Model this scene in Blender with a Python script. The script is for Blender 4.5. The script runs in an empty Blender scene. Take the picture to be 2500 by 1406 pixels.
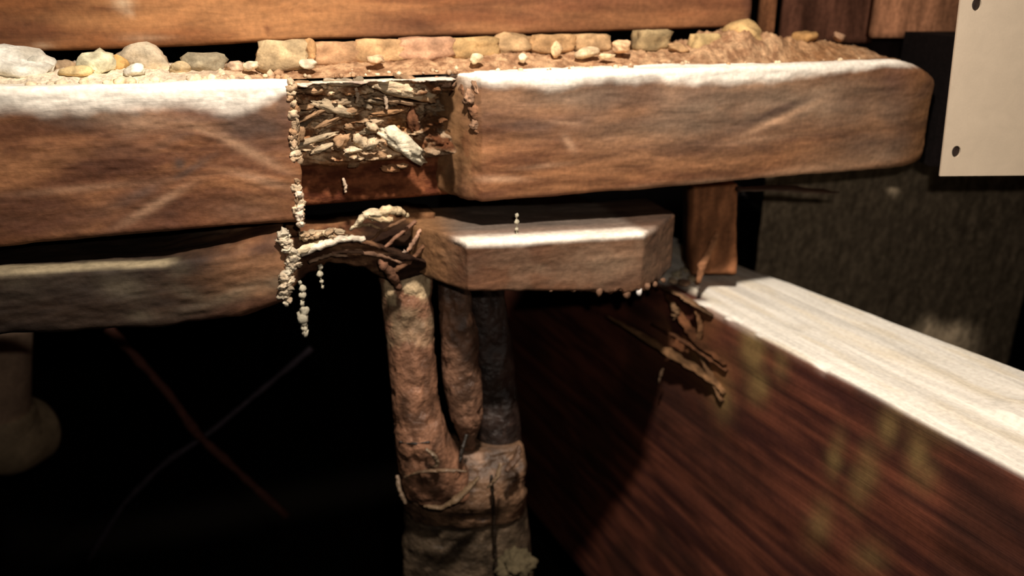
import bpy, math, random
import numpy as np
from mathutils import Matrix, Vector

# ------------------------------------------------------------------ camera, light, exposure
F, CX, CY = 1962.0, 1250.0, 703.0
PITCH = math.radians(20.6)
CP, SP = math.cos(PITCH), math.sin(PITCH)
CAMZ = 1.5                                   # camera height above the crawlspace floor
sc = bpy.context.scene
COL = sc.collection
cam = bpy.data.cameras.new('camera')
cam.sensor_width = 36.0
cam.lens = F / 2500.0 * 36.0
cam.clip_start = 0.01
cam.dof.use_dof = True
cam.dof.focus_distance = 0.56
cam.dof.aperture_fstop = 4.5
cam_o = bpy.data.objects.new('camera', cam)
cam_o.location = (0, 0, CAMZ)
cam_o.rotation_euler = (math.pi / 2 - PITCH, 0, 0)
COL.objects.link(cam_o)
sc.camera = cam_o

w = bpy.data.worlds.new('world'); sc.world = w; w.use_nodes = True
w.node_tree.nodes['Background'].inputs[0].default_value = (0.25, 0.3, 0.75, 1)
w.node_tree.nodes['Background'].inputs[1].default_value = 0.002

def spot(name, loc, aim, power, size, blend, radius, color):
    l = bpy.data.lights.new(name, 'SPOT')
    l.energy = power; l.spot_size = math.radians(size); l.spot_blend = blend
    l.shadow_soft_size = radius; l.color = color
    o = bpy.data.objects.new(name, l); COL.objects.link(o)
    o.location = (loc[0], loc[1], loc[2] + CAMZ)
    d = Vector((aim[0] - loc[0], aim[1] - loc[1], aim[2] - loc[2]))
    o.rotation_euler = d.to_track_quat('-Z', 'Y').to_euler()
    return o
# a hand-held lamp, above and to the right of the camera
spot('hand_lamp', (0.02, 0.24, 0.42), (0.04, 0.64, -0.14), 36.0, 105, 1.0, 0.022, (1.0, 0.86, 0.73))
# the phone's own flash beside the lens
spot('phone_flash', (0.03, 0.02, 0.03), (0.0, 0.62, -0.14), 3.4, 112, 1.0, 0.004, (1.0, 0.86, 0.74))

sc.view_settings.view_transform = 'Standard'
sc.view_settings.look = 'None'
sc.view_settings.gamma = 1.0
sc.view_settings.exposure = 0.0
sc.view_settings.use_curve_mapping = False

# ------------------------------------------------------------------ geometry helpers
rnd = random.Random(7)
def ray(px, py):
    x = px - CX; u = CY - py
    return np.array([x, F * CP + u * SP, -F * SP + u * CP])
def on_z(px, py, z):                          # point on a horizontal plane (z measured from the camera)
    r = ray(px, py); return r * (z / r[2])
def on_y(px, py, y):
    r = ray(px, py); return r * (y / r[1])
def on_line_plane(px, py, O, n):              # vertical plane through O with normal n
    r = ray(px, py); k = (O[0] * n[0] + O[1] * n[1]) / (r[0] * n[0] + r[1] * n[1]); return r * k
def proj(P):
    f = P[:, 1] * CP - P[:, 2] * SP
    u = P[:, 1] * SP + P[:, 2] * CP
    f = np.maximum(f, 1e-3)
    return CX + F * P[:, 0] / f, CY - F * u / f

def hash3(i, j, k, seed):
    h = (i * 374761393 + j * 668265263 + k * 2147483647 % 4294967291 + seed * 144269504) & 0xFFFFFFFF
    h = ((h ^ (h >> 13)) * 1274126177) & 0xFFFFFFFF
    h = ((h ^ (h >> 16)) * 2246822519) & 0xFFFFFFFF
    return ((h ^ (h >> 15)) & 0xFFFFFF) / float(0xFFFFFF)
def vn(P, seed=0):
    I = np.floor(P).astype(np.int64); Fr = P - I
    Fr = Fr * Fr * (3 - 2 * Fr)
    I = I + 1000
    out = 0
    for a in (0, 1):
        wa = Fr[:, 0] if a else 1 - Fr[:, 0]
        for b in (0, 1):
            wb = Fr[:, 1] if b else 1 - Fr[:, 1]
            for c in (0, 1):
                wc = Fr[:, 2] if c else 1 - Fr[:, 2]
                out = out + wa * wb * wc * hash3(I[:, 0] + a, I[:, 1] + b, I[:, 2] + c * 1, seed + 17 * 1)
    return out
def fbm(P, oct=4, seed=0, gain=0.5):
    a, s, n = 1.0, 0.0, 0.0
    P = np.array(P, float)
    for o in range(oct):
        s = s + a * vn(P * (2.03 ** o) + 13.7 * o, seed + o); n += a; a *= gain
    return s / n
def sst(a, b, x):
    t = np.clip((x - a) / (b - a), 0, 1); return t * t * (3 - 2 * t)
def mix(A, B, f):
    A = np.asarray(A, float); B = np.asarray(B, float); f = np.asarray(f)[..., None]
    return A * (1 - f) + B * f

# ------------------------------------------------------------------ materials (colour attribute x procedural grain)
MATS = {}
def mat(name, stretch=(6, 80, 80), amount=0.5, bump=0.3, bscale=1.0, rough=0.75, spec=0.3, metallic=0.0, fine=260.0, coat=0.0, bd=0.0012):
    m = bpy.data.materials.new(name); m.use_nodes = True
    nt = m.node_tree; N = nt.nodes; L = nt.links
    b = N['Principled BSDF']
    b.inputs['Roughness'].default_value = rough
    b.inputs['Specular IOR Level'].default_value = spec
    b.inputs['Metallic'].default_value = metallic
    if coat: b.inputs['Coat Weight'].default_value = coat
    at = N.new('ShaderNodeAttribute'); at.attribute_name = 'tint'
    tc = N.new('ShaderNodeTexCoord')
    mp = N.new('ShaderNodeMapping'); mp.inputs['Scale'].default_value = stretch
    n1 = N.new('ShaderNodeTexNoise'); n1.inputs['Scale'].default_value = 1.0; n1.inputs['Detail'].default_value = 8; n1.inputs['Roughness'].default_value = 0.65; n1.inputs['Distortion'].default_value = 0.6
    L.new(tc.outputs['Object'], mp.inputs['Vector']); L.new(mp.outputs['Vector'], n1.inputs['Vector'])
    n2 = N.new('ShaderNodeTexNoise'); n2.inputs['Scale'].default_value = fine; n2.inputs['Detail'].default_value = 4
    L.new(tc.outputs['Object'], n2.inputs['Vector'])
    mr = N.new('ShaderNodeMapRange'); mr.inputs['From Min'].default_value = 0.3; mr.inputs['From Max'].default_value = 0.7
    mr.inputs['To Min'].default_value = 1 - amount; mr.inputs['To Max'].default_value = 1 + amount
    L.new(n1.outputs['Fac'], mr.inputs['Value'])
    m2 = N.new('ShaderNodeMapRange'); m2.inputs['From Min'].default_value = 0.3; m2.inputs['From Max'].default_value = 0.7
    m2.inputs['To Min'].default_value = 1 - amount * 0.45; m2.inputs['To Max'].default_value = 1 + amount * 0.45
    L.new(n2.outputs['Fac'], m2.inputs['Value'])
    mu = N.new('ShaderNodeMath'); mu.operation = 'MULTIPLY'
    L.new(mr.outputs[0], mu.inputs[0]); L.new(m2.outputs[0], mu.inputs[1])
    vm = N.new('ShaderNodeVectorMath'); vm.operation = 'SCALE'
    L.new(at.outputs['Color'], vm.inputs[0]); L.new(mu.outputs[0], vm.inputs['Scale'])
    L.new(vm.outputs[0], b.inputs['Base Color'])
    ad = N.new('ShaderNodeMath'); ad.operation = 'ADD'
    L.new(n1.outputs['Fac'], ad.inputs[0])
    ml = N.new('ShaderNodeMath'); ml.operation = 'MULTIPLY'; ml.inputs[1].default_value = 0.5 * bscale
    L.new(n2.outputs['Fac'], ml.inputs[0]); L.new(ml.outputs[0], ad.inputs[1])
    bp = N.new('ShaderNodeBump'); bp.inputs['Strength'].default_value = bump; bp.inputs['Distance'].default_value = bd
    L.new(ad.outputs[0], bp.inputs['Height']); L.new(bp.outputs[0], b.inputs['Normal'])
    MATS[name] = m
    return m
mat('old_wood', (14, 70, 80), 0.34, 0.55, 1.0, 0.72, 0.25)
mat('end_grain', (60, 60, 22), 0.35, 0.7, 1.0, 0.85, 0.15)
mat('rotten_wood', (22, 90, 110), 0.45, 0.9, 1.5, 0.9, 0.1, bd=0.002)
mat('stone', (90, 90, 90), 0.3, 0.6, 1.0, 0.9, 0.15, fine=500)
mat('dirt', (150, 150, 150), 0.4, 0.9, 1.5, 0.95, 0.1, fine=600)
mat('plate', (60, 60, 60), 0.05, 0.08, 1.0, 0.5, 0.35, fine=700)
mat('board', (5, 90, 90), 0.30, 0.5, 0.6, 0.7, 0.3)
mat('saw_board', (4, 70, 170), 0.25, 0.5, 0.5, 0.7, 0.3)
mat('wrap', (55, 55, 35), 0.35, 1.0, 1.5, 0.42, 0.6, fine=180, bd=0.003)
mat('dark_metal', (60, 60, 60), 0.25, 0.2, 1.0, 0.6, 0.4)
mat('coarse_wall', (150, 150, 40), 0.4, 0.8, 1.0, 0.95, 0.05, fine=220)
mat('water', (60, 60, 60), 0.05, 0.0, 1.0, 0.08, 0.9)

# ------------------------------------------------------------------ object helpers
def root(name, label, cat, base, rotz=0.0, group=None, kind=None):
    o = bpy.data.objects.new(name, None); COL.objects.link(o)
    o.empty_display_size = 0.02
    o.matrix_world = Matrix.Translation((base[0], base[1], base[2] + CAMZ)) @ Matrix.Rotation(rotz, 4, 'Z')
    o['M'] = 1
    del o['M']
    FR[o.name] = (np.array([base[0], base[1], base[2]]), rotz)
    if label: o['label'] = label
    if cat: o['category'] = cat
    if group: o['group'] = group
    if kind: o['kind'] = kind
    return o
FR = {}
def build(name, V, Fc, m, parent=None, color=None, base=None, rotz=0.0, label=None, cat=None, group=None, kind=None, smooth=True):
    """V in camera-relative world metres; stored in the parent's (or its own) frame."""
    V = np.asarray(V, float)
    if parent is not None:
        b, r = FR[parent.name]
    else:
        b = np.array(base if base is not None else [V[:, 0].mean(), V[:, 1].mean(), V[:, 2].min()]); r = rotz
    c, s = math.cos(r), math.sin(r)
    D = V - b
    Lc = np.stack([D[:, 0] * c + D[:, 1] * s, -D[:, 0] * s + D[:, 1] * c, D[:, 2]], 1)
    me = bpy.data.meshes.new(name)
    me.from_pydata(Lc.tolist(), [], Fc.tolist() if isinstance(Fc, np.ndarray) else Fc)
    if smooth: me.polygons.foreach_set('use_smooth', [True] * len(me.polygons))
    if color is None: color = (0.3, 0.2, 0.1)
    C = np.asarray(color(V) if callable(color) else color, float)
    if C.ndim == 1: C = np.tile(C, (len(V), 1))
    a = me.color_attributes.new('tint', 'FLOAT_COLOR', 'POINT')
    a.data.foreach_set('color', np.concatenate([np.clip(C, 0, 1), np.ones((len(V), 1))], 1).ravel())
    me.materials.append(MATS[m])
    o = bpy.data.objects.new(name, me); COL.objects.link(o)
    if parent is not None:
        o.parent = parent
        FR[o.name] = (b, r)
    else:
        o.matrix_world = Matrix.Translation((b[0], b[1], b[2] + CAMZ)) @ Matrix.Rotation(r, 4, 'Z')
        FR[o.name] = (b, r)
    if label: o['label'] = label
    if cat: o['category'] = cat
    if group: o['group'] = group
    if kind: o['kind'] = kind
    return o

def loft(S, caps=(6, 6)):
    """S (M,N,3) closed loops -> verts, quad faces; ends closed with shrinking rings."""
    S = np.asarray(S); M, N, _ = S.shape
    rings = [S[i] for i in range(M)]
    for k in range(1, caps[0] + 1):
        c = S[0].mean(0); f = 1 - k / (caps[0] + 0.0) * 0.999
        rings.insert(0, c + (S[0] - c) * f)
    for k in range(1, caps[1] + 1):
        c = S[-1].mean(0); f = 1 - k / (caps[1] + 0.0) * 0.999
        rings.append(c + (S[-1] - c) * f)
    V = np.concatenate(rings); R = len(rings)
    i = np.arange(R - 1)[:, None] * N; j = np.arange(N)[None, :]; j2 = (j + 1) % N
    Q = np.stack([i + j, i + j2, i + N + j2, i + N + j], -1).reshape(-1, 4)
    return V, Q
def normals(V, Q):
    n = np.cross(V[Q[:, 2]] - V[Q[:, 0]], V[Q[:, 3]] - V[Q[:, 1]])
    out = np.zeros_like(V)
    for k in range(4): np.add.at(out, Q[:, k], n)
    l = np.linalg.norm(out, axis=1, keepdims=True); return out / np.maximum(l, 1e-12)
def orient(V, Q):
    """flip when faces point inward"""
    c = V.mean(0); n = np.cross(V[Q[:, 2]] - V[Q[:, 0]], V[Q[:, 3]] - V[Q[:, 1]])
    if ((V[Q].mean(1) - c) * n).sum() < 0: Q = Q[:, ::-1]
    return Q

def rrect(n1, n2, nc):
    """unit pattern of a rounded rectangle: list of (cornerT, cornerZ, offT, offZ, fracs) -> returns function"""
    def f(t0, t1, z0, z1, r):
        r = max(min(r, (t1 - t0) * 0.49, (z1 - z0) * 0.49), 1e-5)
        pts = []
        # front side (t0) going up, top to back, back down, bottom forward
        for k in range(n1): pts.append((t0, z0 + r + (z1 - z0 - 2 * r) * k / n1))
        for k in range(nc): a = math.pi - math.pi / 2 * k / nc; pts.append((t0 + r + r * math.cos(a), z1 - r + r * math.sin(a)))
        for k in range(n2): pts.append((t0 + r + (t1 - t0 - 2 * r) * k / n2, z1))
        for k in range(nc): a = math.pi / 2 - math.pi / 2 * k / nc; pts.append((t1 - r + r * math.cos(a), z1 - r + r * math.sin(a)))
        nb = max(4, n1 // 4)
        for k in range(nb): pts.append((t1, z1 - r - (z1 - z0 - 2 * r) * k / nb))
        for k in range(nc): a = -math.pi / 2 * k / nc; pts.append((t1 - r + r * math.cos(a), z0 + r + r * math.sin(a)))
        for k in range(n2): pts.append((t1 - r - (t1 - t0 - 2 * r) * k / n2, z0))
        for k in range(nc): a = -math.pi / 2 - math.pi / 2 * k / nc; pts.append((t0 + r + r * math.cos(a), z0 + r + r * math.sin(a)))
        return pts
    return f

# beam frame
BO = np.array([-0.341, 0.53]); BA = math.atan2(0.25, 0.749)
BE = np.array([math.cos(BA), math.sin(BA)]); BN = np.array([-math.sin(BA), math.cos(BA)])
def BP(px, py, t=0.0):
    """(s, z) on the vertical plane at depth t behind the beam front, seen at that pixel"""
    O = BO + BN * t
    p = on_line_plane(px, py, O, BN)
    return float((p[:2] - O) @ BE), float(p[2])
def SW(s, t, z):
    s = np.asarray(s, float); t = np.asarray(t, float); z = np.asarray(z, float)
    return np.stack([BO[0] + BE[0] * s + BN[0] * t, BO[1] + BE[1] * s + BN[1] * t, z + 0 * s], -1)
def stz(V):
    D = V[:, :2] - BO
    return D @ BE, D @ BN, V[:, 2]

def beamlike(svals, spec, n1, n2, nc, disp, seed, caps=(6, 6), fine=0.0, skew0=None, skew1=None):
    """svals array; spec(s)->(t0,t1,z0,z1,r); disp amplitude"""
    f = rrect(n1, n2, nc)
    L = []
    for s in svals:
        t0, t1, z0, z1, r = spec(s)
        p = np.array(f(t0, t1, z0, z1, r))
        L.append(SW(np.full(len(p), s), p[:, 0], p[:, 1]))
    V, Q = loft(np.array(L), caps); Q = orient(V, Q)
    N = normals(V, Q)
    s, t, z = stz(V)
    d = (fbm(np.stack([s * 14, t * 45, z * 45], 1), 4, seed) - 0.5) * 2 * disp
    if fine: d = d + (fbm(np.stack([s * 90, t * 200, z * 200], 1), 3, seed + 5) - 0.5) * 2 * fine
    return V + N * d[:, None], Q

def blobs(px, py, lst):
    """stain masks: list of (cx,cy,rx,ry,angle_deg,strength)"""
    m = np.zeros(len(px))
    for cx, cy, rx, ry, a, st in lst:
        a = math.radians(a); dx, dy = px - cx, py - cy
        u = (dx * math.cos(a) + dy * math.sin(a)) / rx; v = (-dx * math.sin(a) + dy * math.cos(a)) / ry
        m = np.maximum(m, st * np.exp(-(u * u + v * v)))
    return m

def rock(c, size, seed, sub=3, facets=11, rough=0.08, tilt=0.0, box=False):
    """faceted stone centred at c"""
    import bmesh
    bm = bmesh.new(); bmesh.ops.create_icosphere(bm, subdivisions=sub, radius=1.0)
    D = np.array([v.co[:] for v in bm.verts]); Fc = [[v.index for v in f.verts] for f in bm.faces]; bm.free()
    r = np.random.RandomState(seed)
    n = r.normal(size=(facets, 3)); n /= np.linalg.norm(n, axis=1)[:, None]; d = 0.62 + 0.38 * r.rand(facets)
    if box:
        n = np.concatenate([n[:3], [[1, .1, 0], [-1, .05, .1], [0, 1, .1], [.05, -1, 0], [0, .1, 1], [.1, 0, -1]]]); d = np.concatenate([d[:3] + .35, [.8] * 6])
    dots = D @ n.T
    R = np.min(np.where(dots > 0.05, d / np.maximum(dots, 0.05), 9), axis=1); R = np.minimum(R, 1.25)
    P = D * R[:, None]
    if rough > .2: P = P + D * ((fbm(D * 6 + seed, 3, seed + 1) - 0.5) * 2 * rough)[:, None]
    P = P + D * ((fbm(D * 2.2 + seed, 4, seed) - 0.5) * 2 * rough * 2)[:, None]
    P = P * (np.array(size) / 2)
    ct, st_ = math.cos(tilt), math.sin(tilt)
    P = np.stack([P[:, 0] * ct - P[:, 2] * st_, P[:, 1], P[:, 0] * st_ + P[:, 2] * ct], 1)
    ca, sa = math.cos(BA), math.sin(BA)
    P = np.stack([P[:, 0] * ca - P[:, 1] * sa, P[:, 0] * sa + P[:, 1] * ca, P[:, 2]], 1)
    return P + np.array(c), Fc

def strand(pts, rad, n=8, flat=1.0, seed=0, wob=0.0, sub=5):
    """tapered fibre through 3D points; rad list per point"""
    pts = np.array(pts, float); rad = np.array(rad, float)
    k = len(pts); tt = np.linspace(0, k - 1, (k - 1) * sub + 1)
    P = np.stack([np.interp(tt, range(k), pts[:, i]) for i in range(3)], 1)
    for _ in range(3 if k > 2 else 0): P[1:-1] = (P[:-2] + 2 * P[1:-1] + P[2:]) / 4
    R = np.interp(tt, range(k), rad)
    if wob:
        r = np.random.RandomState(seed); P[1:-1] += (r.rand(len(P) - 2, 3) - .5) * wob; R = R * (0.75 + 0.5 * r.rand(len(R)))
    T = np.gradient(P, axis=0); T /= np.linalg.norm(T, axis=1)[:, None]
    up = np.array([0, 0, 1.0]) if abs(T[0, 2]) < 0.8 else np.array([0, 1.0, 0])
    L = []
    for i in range(len(P)):
        a = np.cross(T[i], up); a /= np.linalg.norm(a) + 1e-9; b = np.cross(a, T[i])
        ang = np.linspace(0, 2 * math.pi, n, endpoint=False)
        L.append(P[i] + R[i] * (np.cos(ang)[:, None] * a + flat * np.sin(ang)[:, None] * b))
    V, Q = loft(np.array(L), (1, 1)); return V, orient(V, Q)

def box_pts(x0, x1, y0, y1, z0, z1):
    V = np.array([[x, y, z] for x in (x0, x1) for y in (y0, y1) for z in (z0, z1)], float)
    Fc = [[0, 1, 3, 2], [4, 6, 7, 5], [0, 4, 5, 1], [2, 3, 7, 6], [0, 2, 6, 4], [1, 5, 7, 3]]
    return V, Fc

# ------------------------------------------------------------------ the setting: a dark crawlspace
def slab(name, b, col, m='coarse_wall'):
    V, Fc = box_pts(*b)
    return build(name, V, Fc, m, color=col, kind='structure', smooth=False)
slab('floor', (-1.3, 1.7, -1.2, 3.0, -1.6, -1.5), (0.02, 0.016, 0.013), 'dirt')
slab('ceiling', (-1.3, 1.7, -1.2, 3.0, 0.9, 1.0), (0.03, 0.02, 0.015))
slab('wall_left', (-1.4, -1.3, -1.2, 3.0, -1.5, 0.9), (0.02, 0.018, 0.016))
slab('wall_right', (1.7, 1.8, -1.2, 3.0, -1.5, 0.9), (0.02, 0.018, 0.016))
slab('wall_back', (-1.3, 1.7, 3.0, 3.1, -1.5, 0.9), (0.02, 0.018, 0.018))
slab('wall_front', (-1.3, 1.7, -1.3, -1.2, -1.5, 0.9), (0.02, 0.018, 0.016))

# ------------------------------------------------------------------ upper beam
s705, _ = BP(722, 300); s_mid0, _ = BP(690, 300, .035); s1050, _ = BP(1052, 300, .04); s1180, _ = BP(1178, 300); s2290, _ = BP(2288, 260)
ZT, ZB = -0.0635, -0.1685
beam = root('timber_beam', 'thick horizontal brown timber beam with a rotted notch and pale dust along its top edge', 'beam', (BO[0], BO[1], ZB), BA)

def beam_paint(seed, grey, dustw):
    def f(V):
        s, t, z = stz(V); px, py = proj(V)
        swirl = 0.016 * np.exp(-(((s - BP(500, 380)[0]) / 0.05) ** 2)) * np.sin((z + .11) * 55)
        wz = z + swirl + 0.012 * (fbm(np.stack([s * 5, t * 5, z * 12], 1), 3, seed + 9) - .5)
        g = fbm(np.stack([s * 15, t * 60, wz * 75], 1), 6, seed, .68)
        b = fbm(np.stack([s * 13, t * 20, wz * 28], 1), 4, seed + 3)
        c = mix((0.125, 0.048, 0.021), (0.29, 0.132, 0.058), sst(.3, .7, g))
        c = mix(c, (0.085, 0.034, 0.019), sst(.48, .72, b) * .8)
        c = mix(c, (0.20, 0.085, 0.06), sst(.5, .75, fbm(np.stack([s * 8, t * 8, z * 14], 1), 3, seed + 31)) * .6)
        gm = grey(px, py) * (0.55 + 0.9 * (fbm(np.stack([s * 30, t * 60, z * 60], 1), 4, seed + 6) - .2))
        c = mix(c, (0.31, 0.235, 0.165), np.clip(gm, 0, .9))
        dk = DARKS(px, py) * (0.5 + fbm(np.stack([s * 60, t * 60, z * 60], 1), 3, seed + 7))
        c = mix(c, (0.09, 0.055, 0.04), np.clip(dk * 1.2, 0, .9))
        sc_ = SCR(px, py); c = mix(c, (0.46, 0.28, 0.17), np.clip(sc_, 0, .9) * (s > -.2))
        # dust lying on the top and the upper arris
        e = ZT - z + 0.010 * (fbm(np.stack([s * 25, s * 0, s * 0], 1), 3, seed + 8) - .5) + .006 * (fbm(np.stack([s * 90, t * 60, z * 120], 1), 3, seed + 12) - .5)
        d = 1 - sst(dustw(px) * .30, dustw(px), e)
        c = mix(c, (0.96, 0.91, 0.80), d)
        return c
    return f
def DARKS(px, py):
    return blobs(px, py, [(610, 290, 95, 60, 8, 1.0), (690, 260, 30, 60, 0, .8), (180, 300, 90, 22, 8, .45), (420, 340, 60, 14, -20, .5), (470, 410, 60, 10, -30, .8), (350, 470, 90, 14, -25, .5),
                          (2075, 250, 60, 45, 0, .5), (1900, 270, 90, 10, -22, .9), (1270, 300, 160, 25, 6, .5), (440, 400, 14, 14, 0, 1), (2120, 350, 90, 30, -10, .5), (1560, 240, 200, 30, 0, .35)])
def SCR(px, py):
    return blobs(px, py, [(1895, 295, 92, 7, -24, .95), (1220, 437, 60, 8, 0, .8), (1330, 405, 60, 6, -6, .5), (1390, 350, 10, 22, -35, .7), (1385, 300, 40, 5, 5, .4), (1700, 455, 80, 12, -8, .9), (1560, 460, 60, 8, -8, .4),
                          (600, 365, 110, 12, 28, .65), (380, 500, 90, 12, -30, .6), (500, 320, 50, 8, 25, .5), (640, 440, 80, 12, 15, .5), (200, 460, 150, 9, -5, .35), (1850, 340, 100, 8, -8, .4), (1950, 420, 140, 14, -10, .5), (1640, 215, 28, 40, 0, .45), (1840, 185, 22, 30, 0, .6), (350, 300, 60, 25, -30, .35)])

def L_spec(s):
    e = 0.004 * math.sin(s * 9)
    return (0, .095, ZB + .001 * math.sin(s * 20), ZT + .001 * math.sin(s * 13 + 1), .005)
sv = np.concatenate([np.linspace(-.98, -.08, 12), np.linspace(-.07, s705, 280)])
V, Q = beamlike(sv, L_spec, 92, 26, 4, .0022, 11, fine=.0007)
build('beam_section', V, Q, 'old_wood', beam, beam_paint(11, lambda x, y: blobs(x, y, [(330, 290, 190, 26, 4, .5), (480, 250, 260, 24, 0, .5), (100, 250, 200, 16, 0, .4), (600, 520, 90, 40, 0, .15)]),
      lambda px: .019 + .007 * np.exp(-((px - 560) / 90) ** 2) - .009 * sst(610, 700, px)), label='long left section of the beam with a swirling knotty grain')

def R_spec(s):
    u = (s - s1050) / (s1180 - s1050)
    t0 = .043 * (1 - min(max(u, 0), 1)) ** 1.05
    e = max(0, (s - (s2290 - .060)) / .060)
    zt = ZT - .019 * e ** 1.8; zb = ZB + .003 + .002 * e ** 3
    uu = min(max(u, 0), 1)
    zb = zb + .0 + .006 * (1 - uu) ** 2
    return (t0 + .008 * e ** 3, .095, zb, zt, .005 + .004 * e)
sv = np.concatenate([np.linspace(s1050 - .012, s1180, 40), np.linspace(s1180 + .003, s2290, 360)])
V, Q = beamlike(sv, R_spec, 92, 26, 4, .0018, 23, caps=(8, 8), fine=.0006)
s, t, z = stz(V)
fz = (1 - sst(s1050 - .01, s1180 + .012, s))
Nn = normals(V, Q)
V = V + Nn * (fz * .006 * (fbm(np.stack([s * 60, t * 60, z * 40], 1), 4, 77) - .5) * 2)[:, None]
bpR = beam_paint(29, lambda x, y: blobs(x, y, [(1900, 250, 420, 70, 0, .75), (1400, 240, 260, 40, 0, .6), (2120, 380, 160, 60, -10, .5), (1650, 290, 300, 90, 0, .45)]), lambda px: .017 - .009 * sst(1900, 2200, px))
def paintR(V):
    c = bpR(V); s, t, z = stz(V); px, py = proj(V)
    f = 1 - sst(1105, 1190, px + 26 * (fbm(np.stack([z * 60, z * 0, z * 0], 1), 3, 5) - .5) * 2)
    fr = fbm(np.stack([s * 50, t * 50, z * 16], 1), 4, 41)
    fc = mix((.10, .048, .02), (.25, .135, .06), sst(.3, .7, fr))
    fc = mix(fc, (.12, .04, .015), sst(.55, .7, fbm(np.stack([s * 90, t * 90, z * 50], 1), 3, 44)) * .6)
    top = sst(ZT - .004, ZT - .001, z)
    c = mix(c, fc, f * (1 - top) )
    e = sst(2170, 2270, px)
    return mix(c, (.30, .14, .05), e * .6 * (1 - sst(.5, .7, fbm(np.stack([s * 20, t * 50, z * 50], 1), 3, 4)) * .5))
build('beam_section', V, Q, 'old_wood', beam, paintR, label='right section of the beam with grey weathering and a scratched face')

# the rotted core: layered, crumbling wood set back inside the notch
def core_disp(s, z):
    u = (s - s705) / (s1050 - s705); v = (z - ZB) / (ZT - ZB)
    g = fbm(np.stack([s * 45, z * 120, z * 0], 1), 5, 61, .6)
    g2 = fbm(np.stack([s * 100, z * 220, z * 0 + 3], 1), 4, 63, .6)
    ragged = sst(.32, .42, v + .05 * (g - .5))
    d = ragged * (.022 * np.abs(g - .5) * 4 + .016 * (g2 - .4)) - .010 * sst(.58, .66, v) * sst(.35, .6, u) * (1 - sst(.8, .86, v)) + .008 * sst(.84, .9, v)
    d = d + .019 * sst(.945, .97, v + .03 * (g - .5)) + .006 * sst(.33, .38, v) * (1 - sst(.45, .55, v)) + .0015 * (g - .5)
    return d
f = rrect(90, 16, 3)
L = []
for s in np.linspace(s705 - .001, s1050 + .012, 120):
    p = np.array(f(.035, .095, ZB + .003, ZT - .003, .004)); L.append(SW(np.full(len(p), s), p[:, 0], p[:, 1]))
V, Q = loft(np.array(L), (3, 3)); Q = orient(V, Q)
s, t, z = stz(V)
front = 1 - sst(.036, .05, t)
d = core_disp(s, z)
V = V + SW(s * 0, -1, 0 * s) * 0
V[:, 0] -= BN[0] * d * front; V[:, 1] -= BN[1] * d * front
def core_paint(V):
    s, t, z = stz(V); u = (s - s705) / (s1050 - s705); v = (z - ZB) / (ZT - ZB); px, py = proj(V)
    g = fbm(np.stack([s * 45, z * 120, z * 0], 1), 5, 61, .6)
    g2 = fbm(np.stack([s * 80, z * 160, t * 60], 1), 5, 66, .6)
    base = mix((.15, .055, .022), (.30, .14, .06), sst(.35, .65, g))
    pale = mix((.36, .21, .11), (.68, .52, .34), sst(.4, .65, g2))
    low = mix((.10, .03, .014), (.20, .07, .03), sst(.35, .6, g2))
    m = sst(.33, .40, v + .05 * (g - .5)) * sst(.42, .58, g2 + .12 * (1 - u) - .02 + .1 * np.exp(-((v - .42) / .08) ** 2))
    c = mix(base, pale, m)
    smooth_patch = np.exp(-(((px - 965) / 50) ** 2 + ((py - 300) / 35) ** 2) * 1.2)
    c = mix(c, (.40, .20, .075), smooth_patch * .9)
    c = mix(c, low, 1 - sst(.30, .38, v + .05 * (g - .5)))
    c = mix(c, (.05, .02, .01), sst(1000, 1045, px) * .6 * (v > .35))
    c = mix(c, (.95, .89, .76), sst(.955, .985, v + .02 * (g - .5)))
    return c
core = build('rotted_core', V, Q, 'rotten_wood', beam, core_paint, label='crumbling rotted core of the beam with pale flakes')

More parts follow.
